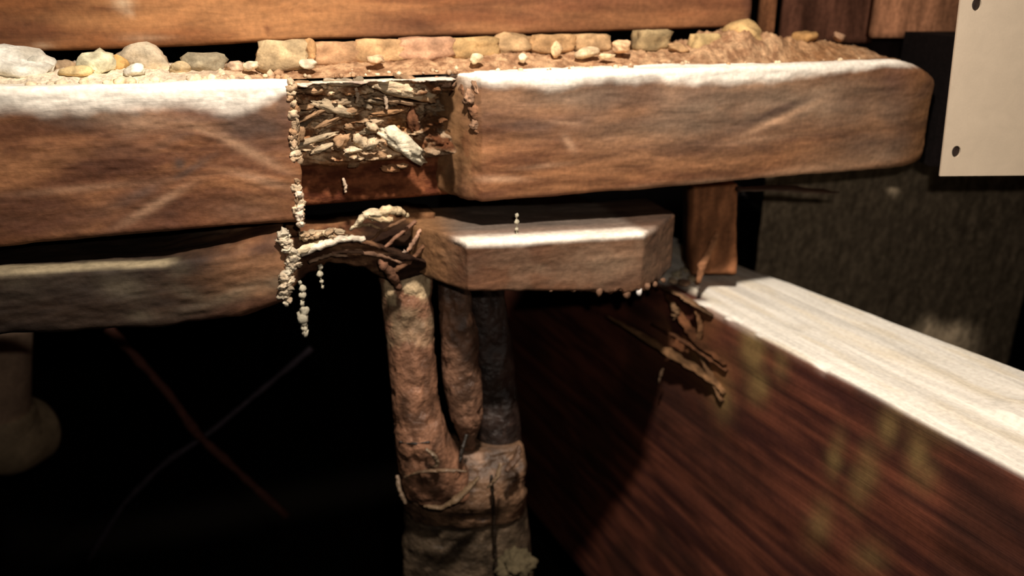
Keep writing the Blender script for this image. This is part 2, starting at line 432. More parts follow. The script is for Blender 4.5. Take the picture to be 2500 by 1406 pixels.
# flakes that stand out of the rot
rs = np.random.RandomState(5)
def flake(px, py, w_, h_, ang, col, t=.02, seed=0, thick=.008, name='flake', par=None, rough=.34):
    s, z = BP(px, py, t); k = .61 / F
    c = SW(s, t, z)
    V, Fc = rock(c, (w_ * k * 1.25, thick, h_ * k * 1.0), seed, 3, 6, rough, math.radians(-ang))
    col = np.array(col)
    g = lambda V: mix(col * .62, np.minimum(col * 1.15, .95), sst(.35, .65, fbm(V * 170, 3, seed)))
    return build(name, V, Fc, 'rotten_wood', par or beam, g)
pale = (.56, .44, .29); tan = (.36, .225, .125)
F0 = [(985, 215, 110, 36, 12, pale, .012), (1010, 200, 60, 20, 20, tan, .016), (1025, 228, 60, 22, 25, tan, .014), (815, 265, 66, 24, 22, pale, .014), (850, 275, 50, 16, -10, tan, .016), (980, 352, 96, 42, 38, (.78, .70, .52), .006), (960, 338, 40, 24, 45, pale, .008),
      (760, 345, 90, 15, -14, pale, .012), (735, 262, 45, 13, 0, tan, .012), (765, 222, 50, 14, -4, tan, .014), (712, 270, 22, 40, 0, tan, .008), (880, 345, 30, 28, 40, pale, .008), (905, 352, 34, 20, -35, pale, .006),
      (862, 366, 26, 18, 0, (.8, .65, .45), .006), (908, 310, 22, 18, 30, pale, .01), (830, 345, 34, 26, -35, tan, .01), (930, 380, 26, 16, 20, tan, .012), (853, 308, 20, 14, 0, tan, .014), (930, 205, 40, 16, 0, tan, .018), (830, 200, 60, 18, 5, (.42, .34, .24), .016),
      (875, 200, 22, 20, 0, (.4, .32, .22), .014), (745, 290, 70, 12, -25, tan, .014), (800, 300, 50, 12, -20, tan, .016), (940, 275, 70, 11, -5, (.35, .2, .1), .02), (865, 403, 20, 12, 0, tan, .02), (985, 405, 24, 12, 0, tan, .014), (790, 362, 40, 14, -20, pale, .01),
      (950, 410, 44, 18, 15, (.38, .2, .1), .022), (725, 205, 50, 14, 0, tan, .012), (715, 232, 34, 14, 40, tan, .01), (1010, 300, 20, 60, 0, (.14, .06, .03), .02), (960, 245, 80, 14, 12, (.3, .2, .12), .018), (722, 330, 30, 60, 0, tan, .006)]
for i, a in enumerate(F0): flake(*a[:6], t=a[6], seed=100 + i)
for i in range(26):
    x = rs.uniform(715, 1030); y = rs.choice([rs.uniform(200, 300), rs.uniform(300, 385)]); 
    if 920 < x and 250 < y < 320: continue
    flake(x, y, rs.uniform(14, 36), rs.uniform(8, 15), rs.uniform(-35, 25), mix(tan, pale, rs.rand()) * rs.uniform(.4, .9), t=rs.uniform(.015, .028), seed=200 + i, thick=.006)
for i, (px, py, w_, h_, a) in enumerate([(1130, 225, 16, 40, 10), (1165, 215, 18, 36, -30), (1162, 275, 24, 34, 0), (1160, 300, 22, 28, 0), (1195, 262, 26, 13, 40), (1132, 305, 16, 18, 0), (1180, 320, 26, 26, 0), (1185, 375, 22, 16, 0), (1215, 265, 14, 12, 0), (1090, 205, 30, 30, 20), (1070, 200, 26, 22, 0), (1145, 240, 20, 34, 12)]):
    flake(px, py, w_, h_, a, [(.26, .13, .07), (.40, .24, .15)][i % 2], t=.006 if px > 1140 else .018, seed=300 + i, thick=.005)
for i, (px, py) in enumerate([(870, 230), (940, 245), (840, 450), (733, 475)]):   # small hanging fibres
    s, z = BP(px, py, .012); k = .6 / F
    V, Q = strand([SW(s, .014, z + 14 * k), SW(s + .001, .012, z), SW(s + .0005 * i, .012, z - 22 * k)], [.0012, .0016, .001], 6, seed=i, wob=.001)
    build('fibre', V, Q, 'rotten_wood', beam, (.55, .42, .3))
# ragged pale edge where the left section breaks off
for i in range(26):
    y = 200 + i * 13.5
    if 400 < y < 440: continue
    flake(712 + (y - 200) * .055 + rs.uniform(-5, 4), y, rs.uniform(9, 20), rs.uniform(14, 26), rs.uniform(-30, 30), mix((.36, .2, .1), (.72, .58, .4), rs.rand()), t=.001, seed=400 + i, thick=.005)

# ------------------------------------------------------------------ lower plank (one rotted board)
ZT2, ZB2 = -0.188, -0.236
plank = root('lower_plank', 'thinner horizontal plank under the beam, splintered where it is rotted through', 'plank', (BO[0], BO[1], ZB2), BA)
LSV = [BP(x, 640)[0] for x in (0, 400, 560, 660, 705)]; LTV = [BP(0, 664)[1], BP(400, 643)[1], BP(560, 612)[1], BP(660, 578)[1], BP(705, 568)[1]]
def low_paint(seed, dust):
    def f(V):
        s, t, z = stz(V); px, py = proj(V)
        g = fbm(np.stack([s * 20, t * 40, z * 60], 1), 5, seed, .6)
        b = fbm(np.stack([s * 28, t * 30, z * 35], 1), 4, seed + 3, .55)
        c = mix((.07, .030, .016), (.22, .11, .055), sst(.32, .66, g))
        c = mix(c, (.30, .21, .135), sst(.55, .72, b) * .7)
        if dust:
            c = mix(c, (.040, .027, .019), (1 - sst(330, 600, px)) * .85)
            c = mix(c, (.22, .18, .12), blobs(px, py, [(300, 700, 60, 26, 10, .7), (440, 655, 30, 20, 0, .5), (560, 720, 120, 18, -18, .55), (350, 770, 40, 14, 0, .5), (670, 690, 60, 22, -10, .5), (40, 690, 50, 14, 0, .35), (470, 720, 60, 16, 20, .5)]) * (.5 + fbm(V * 90, 3, 4)))
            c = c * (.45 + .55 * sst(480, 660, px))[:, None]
            c = mix(c, (.30, .135, .06), sst(480, 640, px) * sst(.4, .6, b) * .5)
            zt_ = np.interp(s, LSV, LTV); e = zt_ - z; k = .85 * (1 - sst(.001, .0045, e + .003 * (g - .5))) * (1 - sst(390, 450, px)) * (1 - sst(.008, .014, t))
            c = mix(c, (.34, .28, .175), k)
        else:
            c = mix(c, (.20, .09, .05), .55)
            c = mix(c, (.38, .25, .16), (.4 + .9 * fbm(V * 110, 3, 6)) * blobs(px, py, [(1490, 640, 120, 50, 0, .8), (1320, 655, 30, 14, 0, .7), (1620, 600, 60, 60, 0, .35)]))
            e = np.interp(s, [sA, sB], [zA, zB_]) - z; c = c * .72; k = (1 - sst(.001, .0065, e + .004 * (g - .5))) * (1 - sst(sB - .004, sB + .01, s) * .8) * sst(sA - .02, sA, s) * (1 - sst(bl + .006, bl + .024, t) * .9)
            c = mix(c, np.array(c) * .35, sst(bl + .01, bl + .045, t) * (e < .003))  # top painted darker towards the back, standing in for the beam's shadow
            c = mix(c, (.97, .90, .78), k)
            c = mix(c, (.27, .14, .062), (1 - sst(1040, 1150, px)) * .8)
        return c
    return f
s700b, _ = BP(700, 660); 
def LL(s):
    px = np.interp(s, [BP(x, 700)[0] for x in (0, 200, 400, 560, 640, 700)], [0, 200, 400, 560, 640, 700])
    ztop = np.interp(px, [0, 400, 560, 660, 705], LTV)
    zbot = np.interp(px, [0, 400, 580, 705], [BP(0, 822)[1], BP(400, 800)[1], BP(580, 785)[1], BP(705, 745)[1]])
    return (0.0, .09, zbot, ztop, .006 + .004 * sst(450, 650, px))
sv = np.concatenate([np.linspace(-1.0, -.08, 12), np.linspace(-.07, s700b, 170)])
V, Q = beamlike(sv, LL, 32, 24, 4, .0032, 51, fine=.0010)
ppx, ppy = proj(V)
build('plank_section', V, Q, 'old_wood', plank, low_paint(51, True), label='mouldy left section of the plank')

# right block: a short tapered end of the same plank, standing forward of the beam
bl = -0.028
sA, zA = BP(1142, 592, bl); sB, zB_ = BP(1572, 570, bl); sC, _ = BP(1652, 540, .02); sL, _ = BP(1040, 530, .012)
sA2, zb1 = BP(1135, 716, bl); _, zb2 = BP(1560, 712, bl)
def RB(s):
    if s < sA: u = (sA - s) / (sA - sL); t0 = bl + (.045) * u ** .9
    elif s > sB: u = (s - sB) / (sC - sB); t0 = bl + (.052) * u ** 1.1
    else: t0 = bl
    zt = np.interp(s, [sL, sA, sB, sC], [zA + .002, zA, zB_, zB_ - .001]); zb = np.interp(s, [sL, sA, sB, sC], [zb1, zb1, zb2, zb2 - .002])
    return (t0, .085, zb, zt, .0035)
sv = np.concatenate([np.linspace(sL - .008, sA, 34), np.linspace(sA + .002, sB, 130), np.linspace(sB + .002, sC, 26)])
def RB2(s):
    if s < sL:
        a, b, c, d, r = RB(sL); u = (sL - s) / .008
        return (a + .012 * u, b, c + .002 * u, d, r)
    return RB(s)
V, Q = beamlike(sv, RB2, 34, 30, 4, .0014, 57, caps=(4, 6), fine=.0008)
s, t, z = stz(V); px, py = proj(V)
rag = sst(1380, 1460, px) * (z < (zb2 + .006)) * (t < .01)
V[:, 2] += rag * (fbm(np.stack([s * 170, t * 170, z * 0], 1), 3, 9) - .6) * .012
build('plank_section', V, Q, 'old_wood', plank, low_paint(57, False), label='short right section of the plank with chamfered ends and a bright dusty front edge')
# beads of moisture and drips under the block
for i, (px, py, w_, h_) in enumerate([(1462, 712, 20, 26), (1532, 716, 20, 26), (1562, 710, 15, 26), (1582, 700, 14, 18), (1500, 704, 16, 18), (1400, 708, 14, 12), (1345, 708, 12, 10), (1440, 698, 16, 16), (1600, 695, 12, 14), (1420, 704, 12, 12), (1545, 700, 14, 16), (1480, 700, 14, 14), (1515, 706, 12, 12), (1620, 685, 12, 12)]):
    s, z = BP(px, py, bl + .002); k = .66 / F
    V, Fc = rock(SW(s, bl + .003, z), (w_ * k, w_ * k, h_ * k), 500 + i, 2, 3, .02)
    build('droplet', V, Fc, 'water' if i == 2 else 'old_wood', plank, (.9, .85, .8) if i == 2 else (.20, .11, .065), label='clear glinting droplet' if i == 2 else None)

# remains of the plank between the two sections: arched sheet of decayed wood with fibres
def PW(px, py, t): s, z = BP(px, py, t); return SW(s, t, z)
def ribbon(path_top, path_bot, t_top, t_bot, thick, n, col, seed, name, m='rotten_wood', disp=.002, label=None, par=None):
    """curved sheet between two pixel paths, with thickness"""
    a = np.linspace(0, 1, n)
    def res(p):
        p = np.array(p, float); q = np.linspace(0, 1, len(p)); return np.stack([np.interp(a, q, p[:, i]) for i in range(2)], 1)
    T, B = res(path_top), res(path_bot)
    m_ = 14; L = []
    for i in range(n):
        row = []
        for j in range(m_):
            v = j / (m_ - 1); px = T[i, 0] * (1 - v) + B[i, 0] * v; py = T[i, 1] * (1 - v) + B[i, 1] * v
            row.append(PW(px, py, t_top * (1 - v) + t_bot * v))
        fr = np.array(row); bk = fr[::-1] + np.array([BN[0], BN[1], 0]) * thick
        L.append(np.concatenate([fr, bk]))
    V, Q = loft(np.array(L), (1, 1)); Q = orient(V, Q); N = normals(V, Q)
    d = (fbm(V * np.array([70, 70, 190]), 4, seed) - .5) * 2 * disp
    V = V + N * d[:, None]
    return build(name, V, Q, m, par or plank, col, label=label)
def decay(c1, c2, seed):
    return lambda V: mix(c1, c2, sst(.35, .65, fbm(V * np.array([60, 60, 220]), 4, seed, .6)))
# back web under the beam (dark brown strip between gap and fibres)
ribbon([(700, 548), (800, 548), (900, 530), (1000, 514), (1060, 520)], [(700, 585), (800, 590), (900, 600), (1000, 600), (1060, 600)], .05, .035, .03, 50, lambda V: mix(decay((.10, .04, .02), (.24, .12, .055), 3)(V), (.012, .006, .004), sst(850, 900, proj(V)[0]) * sst(528, 545, proj(V)[1]) * .9), 3, 'decayed_web', label='thin decayed web of the plank')  # lower right part painted near-black for the shade in the hollow
ribbon([(690, 590), (760, 575), (840, 580), (920, 600), (990, 625), (1040, 640)], [(700, 720), (745, 670), (800, 640), (880, 650), (960, 690), (1040, 665)], .012, .03, .012, 60, lambda V: mix(decay((.07, .032, .018), (.20, .105, .055), 8)(V), (.012, .006, .004), sst(900, 960, proj(V)[0]) * .85), 8, 'decayed_web', disp=.003)  # right side painted near-black, the hollow's shade put into the colour
def fib(p, r, col, seed, flat=1.0, wob=.0015, name='splinter'):
    V, Q = strand([PW(*q) for q in p], [x * .31e-3 for x in r], 8, flat, seed, wob, 6)
    c1 = np.array(col)
    build(name, V, Q, 'rotten_wood', plank, lambda V: mix(c1 * .65, np.minimum(c1 * 1.15, .95), sst(.35, .65, fbm(V * 220, 3, seed))))
cr = (.74, .62, .42)
fib([(735, 618, .004), (790, 598, .0), (840, 582, .0), (890, 582, .004)], [9, 10, 9, 7], (.80, .70, .55), 1)
fib([(700, 640, .0), (730, 612, .0), (790, 590, .006), (850, 576, .01)], [10, 10, 7, 3], cr, 2)
fib([(730, 575, .01), (770, 570, .008), (820, 562, .01)], [11, 10, 5], (.62, .50, .33), 3)
fib([(855, 562, .014), (880, 535, .01), (905, 516, .01), (945, 528, .012)], [4, 8, 11, 8], cr, 4)
fib([(905, 535, .012), (945, 510, .01), (975, 515, .012), (995, 528, .014)], [9, 11, 10, 6], (.66, .52, .32), 5)
fib([(890, 520, .012), (920, 535, .01), (960, 535, .01)], [7, 9, 7], (.56, .42, .25), 6)
fib([(935, 610, .02), (975, 570, .022), (1015, 540, .03)], [4, 6, 5], (.26, .14, .09), 7)
fib([(970, 632, .016), (990, 612, .018)], [6, 5], (.50, .36, .27), 8)
fib([(995, 615, .018), (1010, 590, .02), (1028, 560, .022)], [4, 6, 4], (.40, .24, .16), 9)
fib([(900, 590, .025), (940, 560, .028), (990, 535, .03)], [4, 5, 4], (.2, .11, .06), 10)
fib([(870, 555, .014), (900, 545, .016), (930, 560, .02)], [4, 5, 3], (.4, .28, .16), 11)
fib([(810, 618, .01), (870, 612, .014), (930, 625, .016), (985, 640, .016)], [4, 6, 6, 4], (.24, .14, .09), 12)
fib([(755, 640, .01), (800, 622, .01), (850, 625, .012)], [4, 5, 3], (.4, .26, .17), 13)
fib([(925, 640, .012), (950, 660, .012), (968, 690, .02), (975, 705, .02)], [10, 14, 12, 7], (.20, .10, .06), 14)
fib([(960, 660, .014), (1000, 640, .016), (1035, 600, .02)], [7, 8, 6], (.18, .09, .05), 15)
fib([(870, 600, .02), (905, 615, .02), (950, 615, .02)], [4, 6, 4], (.22, .12, .07), 16)
for i in range(24):                                   # knobbly pale crust down the broken end
    y = 572 + i * 7.2
    x = np.interp(y, [572, 600, 625, 665, 745], [688, 702, 712, 700, 700]) + rs.uniform(-9, 9)
    if 640 < y < 650: x += 10
    flake(x, y, rs.uniform(14, 26) * (1.0 if y < 690 else .8), rs.uniform(12, 22), rs.uniform(-40, 40), mix(tan, (.86, .78, .6), .35 + .65 * rs.rand()) * (1.0 if y < 700 else .8), t=-.003, seed=600 + i, thick=.007, name='crust', par=plank)
for i in range(14):
    x = rs.uniform(725, 830); y = 572 + rs.uniform(-8, 10) + (x - 725) * -.03
    flake(x, y, rs.uniform(12, 26), rs.uniform(8, 14), rs.uniform(-30, 20), mix(tan, pale, rs.rand()), t=.004, seed=640 + i, name='crust', par=plank)
for i, (x, y) in enumerate([(733, 520), (733, 532), (734, 545), (731, 508), (728, 475)]):
    flake(x, y, 13, 17, 0, (.75, .62, .48), t=-.001, seed=660 + i, thick=.005, name='crust', par=beam)

# ------------------------------------------------------------------ things hanging under the plank
def hang(name, lab, cat, items, t, group=None):
    x0, y0 = items[0][:2]; p = PW(x0, y0, t)
    r = root(name, lab, cat, p, 0, group)
    pts = [PW(x, y, t + dt) for x, y, w_, dt in items]
    V, Q = strand(pts, [.0005] * len(pts), 6, 1, 1, .0004, 4)
    build('thread', V, Q, 'rotten_wood', r, (.3, .27, .2))
    for i, (x, y, w_, dt) in enumerate(items):
        V, Fc = rock(pts[i], (w_ * .3e-3, w_ * .3e-3, w_ * .42e-3), 700 + i, 2, 6, .3)
        build('clump', V, Fc, 'stone', r, (.45, .42, .32))
hang('cobweb_strand', 'dusty grey-green cobweb strand hanging below the broken plank end', 'cobweb', [(733, 690, 9, 0), (738, 705, 14, 0), (740, 722, 18, 0), (737, 740, 11, 0), (742, 760, 24, 0), (738, 774, 26, 0), (743, 786, 20, 0), (742, 800, 16, 0), (745, 812, 18, 0)], .004)
hang('hanging_splinter', 'short reddish splinter dangling right of the dusty cobweb strand', 'splinter', [(783, 652, 12, 0), (780, 670, 13, 0), (786, 688, 10, 0), (787, 700, 7, 0)], .012)
hang('cobweb_thread', 'tiny pale cobweb thread between the beam and the short plank block', 'cobweb', [(1262, 526, 9, 0), (1261, 542, 10, 0), (1262, 560, 9, 0), (1262, 572, 8, 0)], -.012)

# ------------------------------------------------------------------ top plank behind the rubble
TPt = .102
top = root('header_plank', 'wide orange-brown plank running above the rubble at the top of the picture', 'plank', (BO[0], BO[1], -.045), BA)
sE, _ = BP(1832, 40, TPt)
def TS(s):
    px = np.interp(s, [BP(x, 100, TPt)[0] for x in (0, 750, 1830)], [0, 750, 1830])
    zb = np.interp(px, [0, 300, 750, 1200, 1830], [BP(0, 128, TPt)[1], BP(300, 120, TPt)[1], BP(750, 97, TPt)[1], BP(1200, 86, TPt)[1], BP(1830, 66, TPt)[1]])
    return (TPt, TPt + .04, zb, .16, .004)
def tpaint(V):
    s, t, z = stz(V); px, py = proj(V)
    g = fbm(np.stack([s * 9, t * 40, z * 75], 1), 5, 91, .6); b = fbm(np.stack([s * 10, t * 20, z * 25], 1), 4, 95)
    c = mix((.22, .085, .030), (.40, .19, .075), sst(.3, .7, g))
    c = mix(c, (.15, .058, .027), sst(.5, .75, b) * .7)
    c = mix(c, (.17, .065, .032), sst(700, 1500, px) * .55)
    c = mix(c, (.14, .05, .02), blobs(px, py, [(655, 72, 9, 11, 0, .95), (210, 14, 90, 5, 6, .7), (325, 22, 20, 5, 0, .7), (1230, 60, 20, 5, 0, .3)]))
    c = mix(c, (.62, .46, .30), blobs(px, py, [(300, 8, 22, 16, 0, .9), (312, 30, 12, 10, 30, .7), (105, 112, 22, 8, 0, .5), (350, 92, 60, 8, 0, .35)]))
    c = mix(c, (.12, .05, .03), sst(1800, 1832, px) * .7)
    return c
sv = np.concatenate([np.linspace(-1.02, -.14, 10), np.linspace(-.13, sE, 170)])
V, Q = beamlike(sv, TS, 60, 6, 3, .0010, 71, caps=(4, 4), fine=.0003)
build('board', V, Q, 'old_wood', top, tpaint)

# upright boards behind, upper right
def upright(px0, px1, pyb, y, z1, thick, col, name, lab, cat, seed, group=None, tilt=0):
    a = on_y(px0, pyb, y); b = on_y(px1, pyb, y)
    nx = 24; nz = 30; L = []
    for j in range(nz + 1):
        zz = a[2] + (z1 - a[2]) * j / nz; rr = .002; p = []
        xs = np.linspace(a[0], b[0], nx)
        for x in xs: p.append((x, y, zz))
        for x in xs[::-1]: p.append((x, y + thick, zz))
        L.append(p)
    V, Q = loft(np.array(L), (2, 2)); Q = orient(V, Q); N = normals(V, Q)
    V = V + N * ((fbm(V * np.array([90, 90, 12]), 4, seed) - .5) * .003)[:, None]
    c1 = np.array(col)
    return build(name, V, Q, 'coarse_wall', None, lambda V: mix(c1 * .5, c1 * 1.35, sst(.3, .7, fbm(V * np.array([80, 80, 9]), 4, seed, .6))), label=lab, cat=cat, group=group)
upright(1856, 1888, 88, .86, .14, .02, (.13, .055, .025), 'wood_batten', 'narrow dark upright batten just right of the header plank end', 'batten', 1)
upright(1905, 2128, 105, .92, .14, .02, (.085, .036, .022), 'upright_board', 'wide dark upright board behind the dirt mound', 'board', 2)
upright(2132, 2420, 92, .89, .14, .02, (.32, .15, .08), 'upright_board', 'lighter reddish upright board beside the metal plate', 'board', 3)
upright(1900, 2600, 392, 1.0, .10, .02, (.03, .02, .02), 'backing_shade_board', 'nearly black backing board behind the upright boards, extended down to block lamp light', 'board', 4)  # lower part extended behind the beam to keep lamp light off the panel

# ------------------------------------------------------------------ rubble on the beam
def dirt_color(V):
    px, py = proj(V)
    g = fbm(V * 160, 4, 12, .6)
    c = mix((.24, .125, .065), (.52, .33, .185), sst(.3, .7, g))
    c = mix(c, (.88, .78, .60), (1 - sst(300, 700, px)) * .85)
    return mix(c, (.30, .14, .05), sst(1880, 1950, px) * (1 - sst(2050, 2150, px)) * .4)
def mound(px0, px1, prof, t0, t1, seed, name, lab, ns=260, nt=26):
    s0, s1 = BP(px0, 160, .05)[0], BP(px1, 110, .05)[0]
    S = np.linspace(s0, s1, ns); T = np.linspace(t0, t1, nt)
    SS, TT = np.meshgrid(S, T, indexing='ij')
    u = (SS - s0) / (s1 - s0); v = (TT - t0) / (t1 - t0)
    q = np.linspace(0, 1, len(prof)); H = np.interp(u.ravel(), q, prof).reshape(u.shape)
    P = np.stack([SS.ravel() * 90, TT.ravel() * 90, 0 * SS.ravel()], 1)
    n = fbm(P, 5, seed, .6).reshape(u.shape)
    n2 = fbm(P * 3, 3, seed + 4).reshape(u.shape)
    env = sst(0, .45, v) * sst(0, .03, u) * sst(0, .03, 1 - u)
    Z = ZT - .001 + H * env * (.55 + .9 * n) + .003 * (n2 - .4) * sst(0, .12, v)
    V = SW(SS.ravel(), TT.ravel(), Z.ravel())
    bot = SW(SS.ravel(), TT.ravel(), np.full(SS.size, ZT - .003))
    i = np.arange(ns - 1)[:, None] * nt; j = np.arange(nt - 1)[None, :]
    Q = np.stack([i + j, i + nt + j, i + nt + j + 1, i + j + 1], -1).reshape(-1, 4)
    # skirt along the back so the heap has a body
    off = len(V); Q2 = Q[:, ::-1] + off
    e = []
    for k in range(ns - 1):
        a, b = k * nt + nt - 1, (k + 1) * nt + nt - 1; e.append([a, b, b + off, a + off])
    for k in range(nt - 1):
        a, b = k, k + 1; e.append([a, b, b + off, a + off]); a, b = (ns - 1) * nt + k, (ns - 1) * nt + k + 1; e.append([b, a, a + off, b + off])
    return build(name, np.concatenate([V, bot]), np.concatenate([Q, Q2, np.array(e)]), 'dirt', color=dirt_color, label=lab, cat='dirt', kind='stuff', rotz=BA)
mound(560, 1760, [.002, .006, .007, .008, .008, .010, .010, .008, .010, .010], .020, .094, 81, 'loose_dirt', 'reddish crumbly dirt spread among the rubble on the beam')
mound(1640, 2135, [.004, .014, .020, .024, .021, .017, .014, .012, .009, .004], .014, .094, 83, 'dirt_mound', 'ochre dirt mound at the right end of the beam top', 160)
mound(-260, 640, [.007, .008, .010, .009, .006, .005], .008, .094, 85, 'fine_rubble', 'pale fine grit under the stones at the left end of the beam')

def stone(px, py, w_, h_, t, col, seed, lab, cat='stone', name='stone', box=False, tilt=0, dep=None, rough=.08, grp=None):
    s, z = BP(px, py, t); p = SW(s, t, z)
    k = (p[1] * CP - p[2] * SP) / F
    zb = ZT + .0005
    hh = h_ * k
    cz = max(z, zb + hh * .40)
    p = SW(s, t, cz)
    V, Fc = rock(p, (w_ * k * 1.12, (dep or min(w_, h_ * 1.5)) * k * 1.0, hh * 1.15), seed, 3, 11, rough, tilt, box)
    c1 = np.array(col)
    build(name, V, Fc, 'stone', None, lambda V: mix(c1 * .62, np.minimum(c1 * 1.2, .95), sst(.3, .7, fbm(V * 130, 4, seed, .6))), base=p - np.array([0, 0, hh * .5]), label=lab, cat=cat, group=grp)
W_ = (.92, .87, .72); T_ = (.62, .48, .28); G_ = (.42, .36, .24); O_ = (.62, .38, .14); B_ = (.50, .29, .14)
ST = [(14, 180, 150, 95, .045, W_, 'large cream rounded stone at the left end of the beam top', 0),
      (98, 165, 58, 46, .045, W_, 'small white squarish stone beside the large cream stone', 1),
      (150, 168, 55, 44, .06, (.5, .36, .22), 'brown stone between the white squarish one and the yellow shard', 0),
      (236, 158, 84, 62, .04, (.90, .82, .55), 'jagged pale yellow shard of rubble', 0),
      (190, 178, 60, 24, .03, (.8, .6, .3), 'low ochre chip left of the jagged yellow shard', 0),
      (285, 168, 44, 44, .05, O_, 'orange-brown stone leaning on the arched grey stone', 0),
      (358, 152, 128, 66, .06, (.66, .56, .40), 'large arched grey-tan stone with a hollow below it', 0),
      (330, 172, 42, 24, .03, (.88, .8, .66), 'small white chip in front of the arched grey-tan stone', 0),
      (495, 155, 96, 42, .05, G_, 'flat olive-grey stone right of the arched one', 0),
      (435, 166, 44, 26, .04, T_, 'small pale chip left of the flat olive-grey stone', 0),
      (572, 162, 44, 26, .04, (.7, .5, .34), 'small pinkish stone right of the flat olive-grey stone', 0),
      (612, 160, 28, 22, .03, (.82, .66, .46), 'tiny cream pebble in front of the brick chunk', 0),
      (688, 134, 128, 74, .05, (.56, .42, .24), 'tan squared brick chunk under the header plank', 2),
      (757, 128, 30, 46, .05, (.62, .36, .16), 'narrow orange brick sliver beside the tan chunk', 1),
      (753, 158, 34, 22, .03, (.86, .72, .52), 'tiny white pebble below the orange brick sliver', 0),
      (820, 130, 130, 58, .066, (.50, .30, .16), 'brown brick fragment right of the orange sliver', 2),
      (925, 124, 130, 58, .066, (.54, .34, .17), 'brown-tan brick fragment in the middle of the row, above the rotted notch', 2),
      (1035, 118, 150, 56, .066, (.48, .28, .17), 'pinkish brick fragment with a dark hollow beneath it', 2),
      (1150, 116, 130, 52, .068, (.50, .33, .15), 'ochre brick lump right of the pinkish fragment', 2),
      (1255, 112, 110, 52, .068, (.44, .29, .15), 'mottled ochre lump left of the standing pale chip', 0),
      (918, 146, 34, 20, .035, (.74, .5, .3), 'small peach pebble in front of the brown-tan fragment', 0),
      (1160, 144, 34, 18, .03, (.88, .68, .44), 'flat pale chip in front of the ochre brick lump', 0),
      (1278, 142, 20, 16, .03, (.88, .66, .44), 'tiny pale pebble left of the standing chip', 0),
      (1358, 122, 26, 36, .04, (.82, .56, .32), 'pale chip standing on end', 1),
      (1345, 106, 120, 46, .068, (.44, .27, .13), 'dark ochre lump behind the standing chip', 2),
      (1436, 127, 58, 26, .035, (.86, .64, .40), 'pale curved chip lying like a ring', 0),
      (1440, 104, 100, 44, .068, (.48, .31, .16), 'brown lump behind the pale ring chip', 2),
      (1520, 112, 52, 26, .04, (.78, .52, .30), 'long pale chip in front of the grey brick piece', 0),
      (1478, 138, 40, 12, .03, (.86, .62, .38), 'thin pale flake right of the ring chip', 0),
      (1588, 98, 96, 50, .068, (.34, .25, .13), 'grey-brown brick piece left of the tan cube', 2),
      (1655, 116, 44, 24, .05, (.58, .36, .18), 'small brown clod left of the tan cube', 0),
      (1718, 104, 72, 44, .06, (.58, .42, .2), 'tan cube-shaped stone left of the big clod', 2),
      (1822, 98, 108, 68, .06, (.54, .36, .16), 'big round knobbly clod of mortar near the header plank end', 0),
      (1960, 92, 60, 34, .06, (.46, .26, .1), 'brown clod on top of the dirt mound', 0),
      (2046, 88, 26, 20, .06, (.5, .3, .18), 'small reddish crumb at the back of the dirt mound', 0)]
for i, a in enumerate(ST):
    stone(*a[:6], 800 + i, a[6], box=(a[7] == 2), tilt=[0, .1, -.15, .2][i % 4] * (0 if a[7] == 2 else 1), rough=.12 if a[7] != 2 else .11)
# pebbles too small to tell apart
gs = []; gf = []
off = 0
for i in range(520):
    x = rs.uniform(-60, 2110) if i < 360 else rs.uniform(-60, 700); t = rs.uniform(.012, .085)
    s, _ = BP(x, 150, t); r = rs.uniform(.0008, .0026) if i < 360 else rs.uniform(.0015, .0045)
    top_ = ZT + (.012 * sst(1700, 1850, x) * (1 - sst(1950, 2150, x)) + .002) * sst(.02, .05, t)
    V, Fc = rock(SW(s, t, float(top_) + r * .3), (2 * r, 2 * r, 1.6 * r), 900 + i, 1, 7, .1)
    gs.append(V); gf += [[k + off for k in f_] for f_ in Fc]; off += len(V)
GV = np.concatenate(gs)
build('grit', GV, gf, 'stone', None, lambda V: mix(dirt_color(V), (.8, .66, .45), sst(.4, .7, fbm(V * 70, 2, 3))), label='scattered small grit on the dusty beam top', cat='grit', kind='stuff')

# ------------------------------------------------------------------ metal plate, upper right
PY = .655
c0 = on_y(2295, 430, PY); c1 = on_y(2345, 0, PY)
def plate_pt(px, py, dy=0): return on_y(px, py, PY) + np.array([0, dy, 0])
pl = root('metal_plate', 'pale flat metal plate with dark nail holes at the upper right', 'plate', c0, 0)
a, b = on_y(2295, 430, PY), on_y(2345, 0, PY)
dirv = (b - a) / np.linalg.norm(b - a); rt = on_y(2640, 427, PY) - a; rt = rt / np.linalg.norm(rt)
W0, H0 = .16, .30
def plate_mesh():
    import bmesh
    nx, nz = 24, 44; L = []
    holes = [on_y(2335, 368, PY), on_y(2385, 8, PY)]
    bm = bmesh.new()
    hol = []
    for h in holes:
        d = h - a; hol.append((float(d @ rt - (d @ dirv) * (rt @ dirv)), float(d @ dirv)))
    # outline with round holes, triangulated and given thickness
    P = []
    def loop(pts):
        vs = [bm.verts.new(tuple(a + rt * u + dirv * v)) for u, v in pts]
        return [bm.edges.new((vs[i], vs[(i + 1) % len(vs)])) for i in range(len(vs))]
    e = loop([(0, 0), (W0, 0), (W0, H0), (0, H0)])
    for u, v in hol: e += loop([(u + .0036 * math.cos(k * math.pi / 10), v + .0048 * math.sin(k * math.pi / 10)) for k in range(20)])
    bmesh.ops.triangle_fill(bm, use_beauty=True, edges=e)
    r = bmesh.ops.extrude_face_region(bm, geom=bm.faces[:])
    for v in r['geom']:
        if isinstance(v, bmesh.types.BMVert): v.co.y += .002
    bmesh.ops.recalc_face_normals(bm, faces=bm.faces[:])
    V = np.array([v.co[:] for v in bm.verts]); bm.verts.index_update()
    Fc = [[v.index for v in f_.verts] for f_ in bm.faces]; bm.free(); return V, Fc
V, Fc = plate_mesh()
